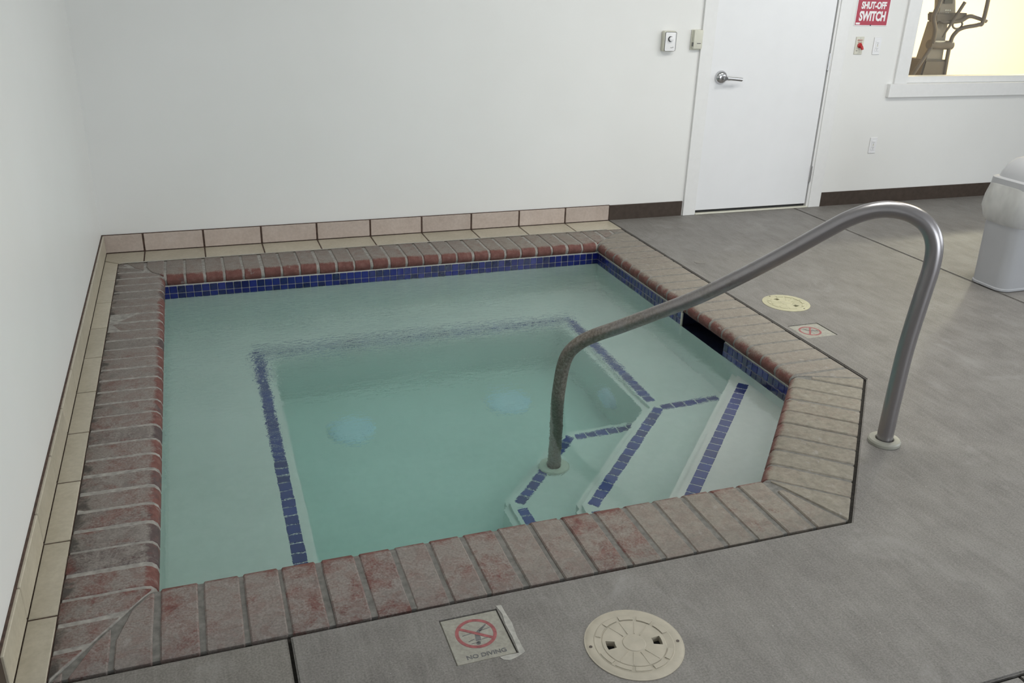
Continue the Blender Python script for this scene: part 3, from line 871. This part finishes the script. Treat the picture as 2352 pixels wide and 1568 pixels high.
kn = smooth(dpart('lever_handle', b, MAT['chrome']), 30); kn['label'] = 'chrome lever handle with round rose'
b = tube([(KX - .002, -.066, KZ), (KX + .04, -.067, KZ - .002), (KX + .085, -.064, KZ - .006), (KX + .128, -.058, KZ - .010)], [.0135, .011, .0115, .012], 10)
for v in b.verts: v.co.y = -.066 + (v.co.y + .066) * .5
smooth(dpart('lever', b, MAT['satin_chrome'], kn), 40)
b = lathe([(.009, .074), (.009, .080), (.005, .0805)], 16, axis='y'); bmesh.ops.translate(b, verts=b.verts, vec=(KX, 0, KZ))
dpart('key_cylinder', b, MAT['grey_plastic'], kn)

# ------------------------------------------------------------------ interior window and gym beyond
win = tag(empty('window_1', (6.2, 0, WZ0)), 'wide interior window with white casing looking into the warm lit gym', 'window', kind='structure')
wo = (6.2, 0, WZ0)
dpart('casing', box(5.256, WX0, -.018, .0, WZ0, 2.27, .002), MAT['trim'], win, wo)
dpart('casing', box(WX1, WX1 + .11, -.018, .0, WZ0, 2.27, .002), MAT['trim'], win, wo)
dpart('casing', box(5.256, WX1 + .11, -.018, .0, WZ1, 2.27, .002), MAT['trim'], win, wo)
dpart('apron', box(5.214, WX1 + .15, -.030, .0, .768, WZ0, .002), MAT['trim'], win, wo)
dpart('frame_rail', box(WX0, WX1, .02, .10, WZ0, WZ0 + .045, .003), MAT['trim'], win, wo)
dpart('frame_rail', box(WX0, WX1, .02, .10, WZ1 - .05, WZ1, .003), MAT['trim'], win, wo)
dpart('frame_stile', box(WX0, WX0 + .022, .02, .10, WZ0, WZ1, .003), MAT['trim'], win, wo)
dpart('frame_stile', box(WX1 - .022, WX1, .02, .10, WZ0, WZ1, .003), MAT['trim'], win, wo)
dpart('pane', box(WX0 + .018, WX1 - .018, .058, .064, WZ0 + .04, WZ1 - .045), MAT['glass'], win, wo)
GX0, GX1, GY1, GZ = 4.4, 10.6, 3.6, 2.5
bm = bmesh.new()
bx(bm, GX0, GX1, GY1, GY1 + .1, -.05, GZ); bx(bm, GX0 - .1, GX0, .14, GY1 + .1, -.05, GZ); bx(bm, GX1, GX1 + .1, .14, GY1 + .1, -.05, GZ)
bx(bm, ROOM_X + .14, GX1 + .1, .04, .14, -.05, GZ)
struct('wall_gym', bm, MAT['gym_wall'], 'warm yellow wall of the exercise room behind the glass', 'wall')
struct('ceiling_gym', box(GX0 - .1, GX1 + .1, .14, GY1 + .1, GZ, GZ + .1), MAT['ceiling'], 'white ceiling of the exercise room', 'ceiling')
struct('floor_gym', box(GX0 - .1, GX1 + .1, .14, GY1 + .1, -.12, -.05), MAT['gym_floor'], 'dark floor of the exercise room', 'floor')
for (x, y), lab in zip(GYM_LAMPS, ('slim ceiling light of the exercise room',)):
    L = tag(empty('gym_ceiling_light', (x, y, GZ)), lab, 'ceiling light')
    obj('housing', box(-.62, .62, -.16, .16, -.055, 0, .008), MAT['white_plastic'], L)

# elliptical trainer
EB = Vector((6.45, .95, -.05))
el = tag(empty('elliptical_trainer', EB), 'grey elliptical exercise machine behind the interior window', 'exercise machine')
def ep(name, b, mat, parent=el):
    bmesh.ops.translate(b, verts=b.verts, vec=-EB); return smooth(obj(name, b, mat, parent), 35)
YE = .90
def taper(x0, x1, z0, X0, X1, z1, ya, yb, bm=None):
    bm = bm or bmesh.new()
    a = [bm.verts.new(p) for p in ((x0, ya, z0), (x1, ya, z0), (x1, yb, z0), (x0, yb, z0))]
    b = [bm.verts.new(p) for p in ((X0, ya, z1), (X1, ya, z1), (X1, yb, z1), (X0, yb, z1))]
    bm.faces.new(a[::-1]); bm.faces.new(b)
    for k in range(4): bm.faces.new((a[k], a[(k + 1) % 4], b[(k + 1) % 4], b[k]))
    bmesh.ops.bevel(bm, geom=list(bm.edges), offset=.012, segments=2, affect='EDGES'); return bm
ep('mast', taper(6.345, 6.555, .85, 6.405, 6.525, 1.235, YE, YE + .12), MAT['machine_light'])
ep('base_shroud', taper(6.22, 6.62, -.04, 6.335, 6.565, .93, YE - .03, YE + .22), MAT['machine'])
ep('base_frame', box(6.05, 6.85, YE - .1, YE + 1.4, -.048, .03, .01), MAT['machine'])
b = tube([(6.345, YE - .02, 1.052), (6.58, YE - .02, 1.045)], .036, 18); ep('pivot_hub', b, MAT['machine'])
ep('link_arm', tube([(6.222, YE - .03, .80), (6.372, YE - .03, 1.045)], .016, 10), MAT['machine'])
ep('link_arm', tube(smoothpath([(6.57, YE - .03, .70), (6.555, YE - .03, 1.05), (6.572, YE - .05, 1.15), (6.62, YE - .08, 1.19), (6.72, YE - .12, 1.215), (6.752, YE - .13, 1.26), (6.75, YE - .13, 1.62)], 6), .0165, 10), MAT['machine'])
ep('link_arm', tube(smoothpath([(6.372, YE - .03, 1.05), (6.30, YE - .1, 1.17), (6.232, YE - .13, 1.27), (6.255, YE - .13, 1.37), (6.30, YE - .13, 1.62)], 6), .018, 10), MAT['machine'])
ep('side_lever', tube([(6.43, YE - .06, 1.11), (6.485, YE - .08, 1.24), (6.548, YE - .1, 1.385)], [.006, .012, .014], 10), MAT['machine'])
b = taper(6.37, 6.56, 1.235, 6.325, 6.50, 1.46, YE - .04, YE + .02); con = ep('console', b, MAT['machine_light'])
b = bmesh.new(); bx(b, 6.385, 6.47, YE - .052, YE - .045, 1.37, 1.45); bmesh.ops.translate(b, verts=b.verts, vec=-EB); obj('screen', b, MAT['grey_plastic'], con)
for k in range(5):
    b = bmesh.new(); xk = 6.415 + .022 * (k % 3) + .008 * (k // 3); zk = 1.315 - .02 * (k // 3)
    bx(b, xk, xk + .012, YE - .048, YE - .04, zk, zk + .008); bmesh.ops.translate(b, verts=b.verts, vec=-EB); obj('button', b, MAT['sign_white'], con)
b = taper(6.33, 6.60, 1.225, 6.31, 6.66, 1.30, YE - .06, YE + .04); ep('cup_tray', b, MAT['machine'])
ep('grip_bar', tube(smoothpath([(6.33, YE - .04, 1.345), (6.36, YE - .04, 1.27), (6.42, YE - .05, 1.23), (6.58, YE - .06, 1.24), (6.66, YE - .08, 1.278), (6.815, YE - .1, 1.243)], 5), .017, 10), MAT['machine'])
ep('cup_ring', tube([(6.56 + .05 * math.cos(t), YE - .06, 1.21 + .032 * math.sin(t)) for t in [2 * math.pi * k / 16 for k in range(17)]], .008, 8), MAT['machine'])

# ------------------------------------------------------------------ things on the back wall
def wthing(name, x, z, label, cat):
    return tag(empty(name, (x, 0, z)), label, cat)
# emergency sign
sg = wthing('emergency_sign', 4.970, 1.243, 'red and white EMERGENCY SHUT-OFF SWITCH sign on the back wall', 'sign')
obj('sign_plate', box(-.137, .137, -.004, -.0005, 0, .37, .001), MAT['sign_white'], sg)
obj('red_field', box(-.131, .131, -.0052, -.0038, .006, .364), MAT['sign_red'], sg)
def put_text(body, h, cx, z, parent, mat, y=-.0056, bold=.002, sx=1.0, name='lettering', width=None):
    me = text_mesh(body, h, .0004, bold, 'CENTER', 1.0)
    xs = [v.co.x for v in me.vertices]; k = sx if not width else width / (max(xs) - min(xs))
    mid = (max(xs) + min(xs)) / 2
    for v in me.vertices: v.co.x = (v.co.x - mid) * k
    return obj(name, me, mat, parent, (cx, y, z), (math.pi / 2, 0, 0))
put_text('SWITCH', .082, 0.002, .036, sg, MAT['sign_white'], bold=.0036, width=.218)
put_text('SHUT-OFF', .060, 0.002, .112, sg, MAT['sign_white'], bold=.0026, width=.206)
put_text('EMERGENCY', .052, 0.002, .172, sg, MAT['sign_white'], bold=.0014, width=.206)
obj('maker_label', box(-.126, -.092, -.0058, -.0048, .010, .022), MAT['sign_white'], sg)
obj('rivet', lathe([(.004, 0), (.004, .002), (.001, .003)], 10, axis='y'), MAT['black'], sg, (-.002, -.005, .006))
# emergency switch
sw = wthing('emergency_switch', 4.906, 1.058, 'beige wall plate with red emergency toggle below the sign', 'switch')
obj('wall_plate', box(-.033, .033, -.006, -.0005, 0, .116, .002), MAT['beige_plastic'], sw)
put_text('EMERGENCY', .0085, 0.0, .091, sw, MAT['print_red'], -.0066, .0002, width=.044)
put_text('SHUT OFF', .0075, 0.0, .079, sw, MAT['print_red'], -.0066, .0002, width=.034)
b = bmesh.new(); lathe([(.017, .006), (.017, .014), (.010, .018)], 20, b, axis='y'); bmesh.ops.translate(b, verts=b.verts, vec=(0, 0, .060))
tg = smooth(obj('toggle_boot', b, MAT['red_plastic'], sw), 35)
b = tube([(0, -.012, .062), (.004, -.030, .048), (.006, -.036, .034)], [.012, .010, .009], 10); smooth(obj('toggle_lever', b, MAT['red_plastic'], sw), 50)
obj('arrow_mark', box(-.022, -.010, -.0066, -.0058, .022, .027), MAT['print_grey'], sw)
for z in (.108, .008): obj('screw', lathe([(.003, .005), (.003, .007), (.001, .0075)], 10, axis='y'), MAT['satin_chrome'], sw, (0, 0, z))
# white plates
def outlet(name, x, z, label, hw=.031, dots=True):
    t = wthing(name, x, z, label, 'wall outlet')
    obj('wall_plate', box(-hw, hw, -.006, -.0005, 0, .114, .002), MAT['white_plastic'], t)
    obj('receptacle', box(-.0165, .0165, -.0085, -.005, .022, .092, .0015), MAT['white_plastic'], t)
    for zz in (.038, .074):
        for xx, hh in ((-.006, .008), (.006, .006)):
            obj('slot', box(xx - .0012, xx + .0012, -.0092, -.0080, zz, zz + hh), MAT['print_grey'], t)
        obj('ground_hole', lathe([(.0025, .008), (.0025, .0092)], 10, axis='y'), MAT['print_grey'], t, (0, 0, zz - .006))
    for zz in (.053, .060): obj('test_button', box(-.006, .006, -.0098, -.0080, zz, zz + .005, .0008), MAT['beige_plastic'], t)
    return t
outlet('outlet_plate', 5.056, 1.057, 'white wall outlet plate right of the red emergency toggle')
outlet('outlet_plate', 5.181, .372, 'white wall outlet low on the wall below the interior window')
# dial timer box
tb = wthing('dial_timer', 3.424, 1.081, 'beige dial timer box with white face and round black-rimmed knob', 'timer')
smooth(obj('case', box(-.044, .044, -.036, -.0005, 0, .122, .008, 3), MAT['beige_plastic'], tb), 40)
smooth(obj('face_border', box(-.0365, .0415, -.0372, -.034, .003, .117, .008, 3), MAT['print_grey'], tb), 40)
smooth(obj('face_plate', box(-.035, .040, -.0382, -.034, .0045, .1155, .007, 3), MAT['sign_white'], tb), 40)
b = lathe([(.0165, .036), (.0165, .044), (.015, .045)], 28, axis='y'); obj('knob_ring', b, MAT['black'], tb, (.001, 0, .075))
b = lathe([(.0135, .040), (.0135, .056), (.011, .058)], 28, axis='y'); smooth(obj('knob', b, MAT['white_plastic'], tb, (.001, 0, .075)), 40)
obj('logo_mark', box(.006, .020, -.0388, -.0378, .021, .024), MAT['print_grey'], tb)
obj('logo_mark', box(.021, .026, -.0388, -.0378, .023, .028), MAT['print_grey'], tb)
# thermostat against the casing
th = wthing('thermostat', 3.628, 1.089, 'plain beige thermostat touching the door casing', 'thermostat')
smooth(obj('wall_base', box(-.038, .033, -.010, -.0005, -.002, .122, .004, 2), MAT['beige_plastic'], th), 40)
smooth(obj('cover', box(-.031, .033, -.034, -.008, .006, .122, .006, 2), MAT['beige_plastic'], th), 40)
obj('display_slot', box(-.008, .020, -.0346, -.0336, .038, .043), MAT['print_grey'], th)
obj('vent_slot', box(-.0318, -.0305, -.030, -.012, .022, .046), MAT['print_grey'], th)
obj('seam_line', box(-.008, .020, -.0345, -.0336, .024, .0255), MAT['beige_plastic'], th)

# ------------------------------------------------------------------ deck things
def lid(c, r, rot, mat, label):
    t = tag(empty('skimmer_lid', (c[0], c[1], 0), rot), label, 'skimmer lid')
    # ring plate with two square finger holes: polar grid cells left open
    bm = bmesh.new(); zt = .004; NA = 72
    rad = [.0, .028, .030, .049, .072, .080, .082, .100, .102, .114, r]
    hei = [zt, zt, zt - .0015, zt, zt, zt, zt - .0015, zt, zt - .001, zt, zt - .002]
    rings = [[bm.verts.new((0, 0, zt))]]
    for q, h in zip(rad[1:], hei[1:]):
        q = q * r / .123 if q != r else r
        rings.append([bm.verts.new((q * math.cos(2 * math.pi * k / NA), q * math.sin(2 * math.pi * k / NA), h)) for k in range(NA)])
    for k in range(NA): bm.faces.new((rings[0][0], rings[1][k], rings[1][(k + 1) % NA]))
    hole = set(range(-2, 3)) ; holes = {(k + 36) % NA for k in hole} | {k % NA for k in hole}
    walls = []
    for j in range(1, len(rings) - 1):
        for k in range(NA):
            if j == 3 and k in holes: continue
            bm.faces.new((rings[j][k], rings[j + 1][k], rings[j + 1][(k + 1) % NA], rings[j][(k + 1) % NA]))
    # skirts of rim and of the holes
    ext = bmesh.ops.extrude_edge_only(bm, edges=[e for e in bm.edges if len(e.link_faces) == 1])
    for v in [v for v in ext['geom'] if isinstance(v, bmesh.types.BMVert)]: v.co.z = -.012
    bmesh.ops.recalc_face_normals(bm, faces=bm.faces)
    smooth(obj('lid_plate', bm, mat, t), 25)
    # raised blocks around the rim
    me = None
    for k in range(12):
        if k in (0, 6): continue
        a = 2 * math.pi * k / 12
        if me is None:
            b = bmesh.new(); q0, q1 = .0845 * r / .123, .098 * r / .123; w = math.radians(12.0)
            ang = [-w, -w / 3, w / 3, w]
            lo = [b.verts.new((q1 * math.cos(x), q1 * math.sin(x), zt + .0012)) for x in ang]; li = [b.verts.new((q0 * math.cos(x), q0 * math.sin(x), zt + .0012)) for x in ang]
            fs = [b.faces.new((li[i], lo[i], lo[i + 1], li[i + 1])) for i in range(3)]
            ext = bmesh.ops.extrude_edge_only(b, edges=[e for e in b.edges if len(e.link_faces) == 1])
            for v in [v for v in ext['geom'] if isinstance(v, bmesh.types.BMVert)]: v.co.z = zt - .0008
            bmesh.ops.recalc_face_normals(b, faces=b.faces)
            me = bpy.data.meshes.new('raised_block'); b.to_mesh(me); b.free(); me.materials.append(mat)
        obj('raised_block', me, None, t, None, (0, 0, a))
    rb = None
    for a in (50, 75, 105, 130, 230, 255, 285, 310):
        if rb is None:
            b = box(.034, .078, -.0008, .0008, zt - .001, zt + .0008); rb = bpy.data.meshes.new('rib'); b.to_mesh(rb); b.free(); rb.materials.append(mat)
        obj('rib', rb, None, t, None, (0, 0, math.radians(a)))
    obj('well_shade', lathe([(r, -.0138), (r, -.0128)], 40), MAT['void_shade'], t)  # flat near-black disc, paints the shade of a deep hole
    for s in (-1, 1):
        obj('screw_hole', lathe([(.0042, zt), (.0042, zt + .0006)], 12), MAT['brown'], t, (s * .112 * r / .123, -.004, 0))
    obj('rim_ring', lathe([(r + .003, -.012), (r + .003, .002), (r - .001, .0022), (r - .001, -.012)], 48, close=False), mat, t)
    return t
lid(LIDS[0][0], LIDS[0][1], math.radians(-12), MAT['lid'], 'round cream skimmer lid on the concrete beside the NO DIVING tile')
lid(LIDS[1][0], LIDS[1][1], math.radians(108), MAT['lid_far'], 'round yellowed skimmer lid on the concrete beside the straight coping edge')

def marker(c, rot, label, txt):
    t = tag(empty('no_diving_tile', (c[0], c[1], 0), rot), label, 'deck sign')
    obj('tile_plate', box(-.0765, .0765, -.083, .083, -.012, -.002, .002), MAT['marker'], t)
    z0 = -.0016
    b = bmesh.new(); NA = 48; ro, ri = .053, .044
    o_ = [b.verts.new((ro * math.cos(2 * math.pi * k / NA), .013 + ro * math.sin(2 * math.pi * k / NA), z0)) for k in range(NA)]
    i_ = [b.verts.new((ri * math.cos(2 * math.pi * k / NA), .013 + ri * math.sin(2 * math.pi * k / NA), z0)) for k in range(NA)]
    for k in range(NA): b.faces.new((i_[k], o_[k], o_[(k + 1) % NA], i_[(k + 1) % NA]))
    ext = bmesh.ops.extrude_face_region(b, geom=list(b.faces)); bmesh.ops.translate(b, verts=[v for v in ext['geom'] if isinstance(v, bmesh.types.BMVert)], vec=(0, 0, -.0008))
    bmesh.ops.recalc_face_normals(b, faces=b.faces); obj('red_ring', b, MAT['ink_red'], t)
    b = box(-.0455, .0455, -.0042, .0042, -.0008, 0); obj('slash_bar', b, MAT['ink_red'], t, (0, .013, z0 + .0002), (0, 0, math.radians(-36)))
    def poly(name, pts, parent=t):
        bb_ = prism(pts, z0 - .0006, z0 - .0001); return obj(name, bb_, MAT['ink_grey'], parent)
    # diver upside down, legs up to the right, arms out below; water lines
    dv = poly('diver_figure', [(-.008, -.014), (.006, -.014), (.008, .004), (.012, .016), (.034, .036), (.032, .039), (.006, .022), (-.004, .010)])
    poly('diver_head', [(-.004 + .006 * math.cos(k * math.pi / 5), -.022 + .006 * math.sin(k * math.pi / 5)) for k in range(10)], dv)
    for pts in (((-.036, .012), (-.012, .015), (-.012, .017), (-.036, .014)), ((.010, .018), (.040, .023), (.040, .025), (.010, .020)),
                ((-.026, -.012), (-.010, -.007), (-.010, -.005), (-.027, -.010)), ((.008, -.012), (.028, -.010), (.028, -.008), (.008, -.010)), ((-.022, -.021), (.004, -.019), (.004, -.018), (-.022, -.019))):
        poly('water_line', list(pts))
    if txt:
        rc = random.Random(11); L_ = [(.080, .094), (.086, .06), (.081, .02), (.083, -.03), (.081, -.07), (.080, -.088)]
        R_ = [(.094 + rc.uniform(-.004, .006), y_) for _, y_ in L_][::-1]
        obj('cement_patch', prism(L_ + R_, -.002, .0012), MAT['pale_cement'], t)
        obj('cement_patch', prism([(.030, -.087), (.050, -.086), (.080, -.088), (.094, -.089), (.072, -.099), (.052, -.104), (.036, -.098)], -.002, .0012), MAT['pale_cement'], t)
        me = text_mesh('NO DIVING', .0185, .0003, .0004, 'CENTER')
        xs = [v.co.x for v in me.vertices]; k = .102 / (max(xs) - min(xs)); mid = (max(xs) + min(xs)) / 2
        for v in me.vertices: v.co.x = (v.co.x - mid) * k
        obj('lettering', me, MAT['ink_grey'], t, (0.004, -.070, -.0018))
    return t
marker(SIGNS[0][0], SIGNS[0][1], 'worn NO DIVING deck tile beside the cream skimmer lid', True)
marker(SIGNS[1][0], SIGNS[1][1], 'small worn deck tile with red no-diving ring beside the yellowed lid', False)
# small deck plug
pg = tag(empty('deck_plug', (3.240, -.970, 0)), 'small round flush plug in the concrete behind the coping', 'deck plug')
obj('plug_disc', lathe([(.034, 0), (.034, .0012), (.031, .0018), (.028, .0012), (.004, .0014)], 28), MAT['concrete_warm'], pg)

# ------------------------------------------------------------------ trash can
CC = Vector((4.80, -1.745, 0))
can = tag(empty('trash_can', CC), 'grey-white plastic trash can with dome lid and clear liner bag', 'trash can')
def rr_ring(hx, hy, rad, z, n=6, nz=0.0, seed=0.0):
    pts = []
    for (sx_, sy_, a0) in ((1, 1, 0), (-1, 1, 90), (-1, -1, 180), (1, -1, 270)):
        for k in range(n + 1):
            a = math.radians(a0 + 90 * k / n)
            x = sx_ * (hx - rad) + rad * math.cos(a); y = sy_ * (hy - rad) + rad * math.sin(a)
            if nz:
                q = 1 + nz * mnoise.noise(Vector((x * 9 + seed, y * 9, z * 7)))
                x *= q; y *= q
            pts.append((x, y, z))
    return pts
def loftrings(rings, cap0=True, cap1=True):
    bm = bmesh.new(); rs = [[bm.verts.new(p) for p in r] for r in rings]; n = len(rs[0])
    for a, b in zip(rs, rs[1:]):
        for k in range(n): bm.faces.new((a[k], a[(k + 1) % n], b[(k + 1) % n], b[k]))
    if cap0: bm.faces.new(rs[0][::-1])
    if cap1: bm.faces.new(rs[-1])
    bmesh.ops.recalc_face_normals(bm, faces=bm.faces); return bm
HX, HY = .225, .120
smooth(obj('bin_body', loftrings([rr_ring(HX - .008, HY - .008, .055, .0), rr_ring(HX, HY, .06, .004), rr_ring(HX, HY, .06, .014), rr_ring(HX - .004, HY - .004, .06, .018), rr_ring(HX - .002, HY + .002, .06, .25), rr_ring(HX + .004, HY + .010, .06, .56)]), MAT['can'], can), 30)
smooth(obj('liner_bag', loftrings([rr_ring(HX + .004, HY + .012, .07, .355, 10, .02), rr_ring(HX + .022, HY + .026, .08, .375, 10, .05, 1), rr_ring(HX + .040, HY + .038, .08, .43, 10, .06, 2), rr_ring(HX + .036, HY + .036, .08, .49, 10, .05, 2), rr_ring(HX + .018, HY + .022, .07, .548, 10, .02, 3), rr_ring(HX + .010, HY + .014, .06, .565, 10)], False, False), MAT['liner'], can), 60)
lidp = smooth(obj('dome_lid', loftrings([rr_ring(HX + .010, HY + .018, .06, .553), rr_ring(HX + .012, HY + .020, .06, .557), rr_ring(HX + .010, HY + .018, .06, .590), rr_ring(HX + .004, HY + .012, .06, .594), rr_ring(HX - .010, HY - .002, .06, .597),
      rr_ring(HX - .016, HY - .006, .06, .62), rr_ring(HX - .034, HY - .016, .06, .660), rr_ring(HX - .070, HY - .035, .05, .692), rr_ring(HX - .120, HY - .062, .04, .708), rr_ring(HX - .18, HY - .085, .02, .713)]), MAT['can'], can), 30)
obj('lid_flap', box(-.07, .07, -.004, .004, .605, .668, .003), MAT['can'], can, (0, -HY + .012, .0), None)
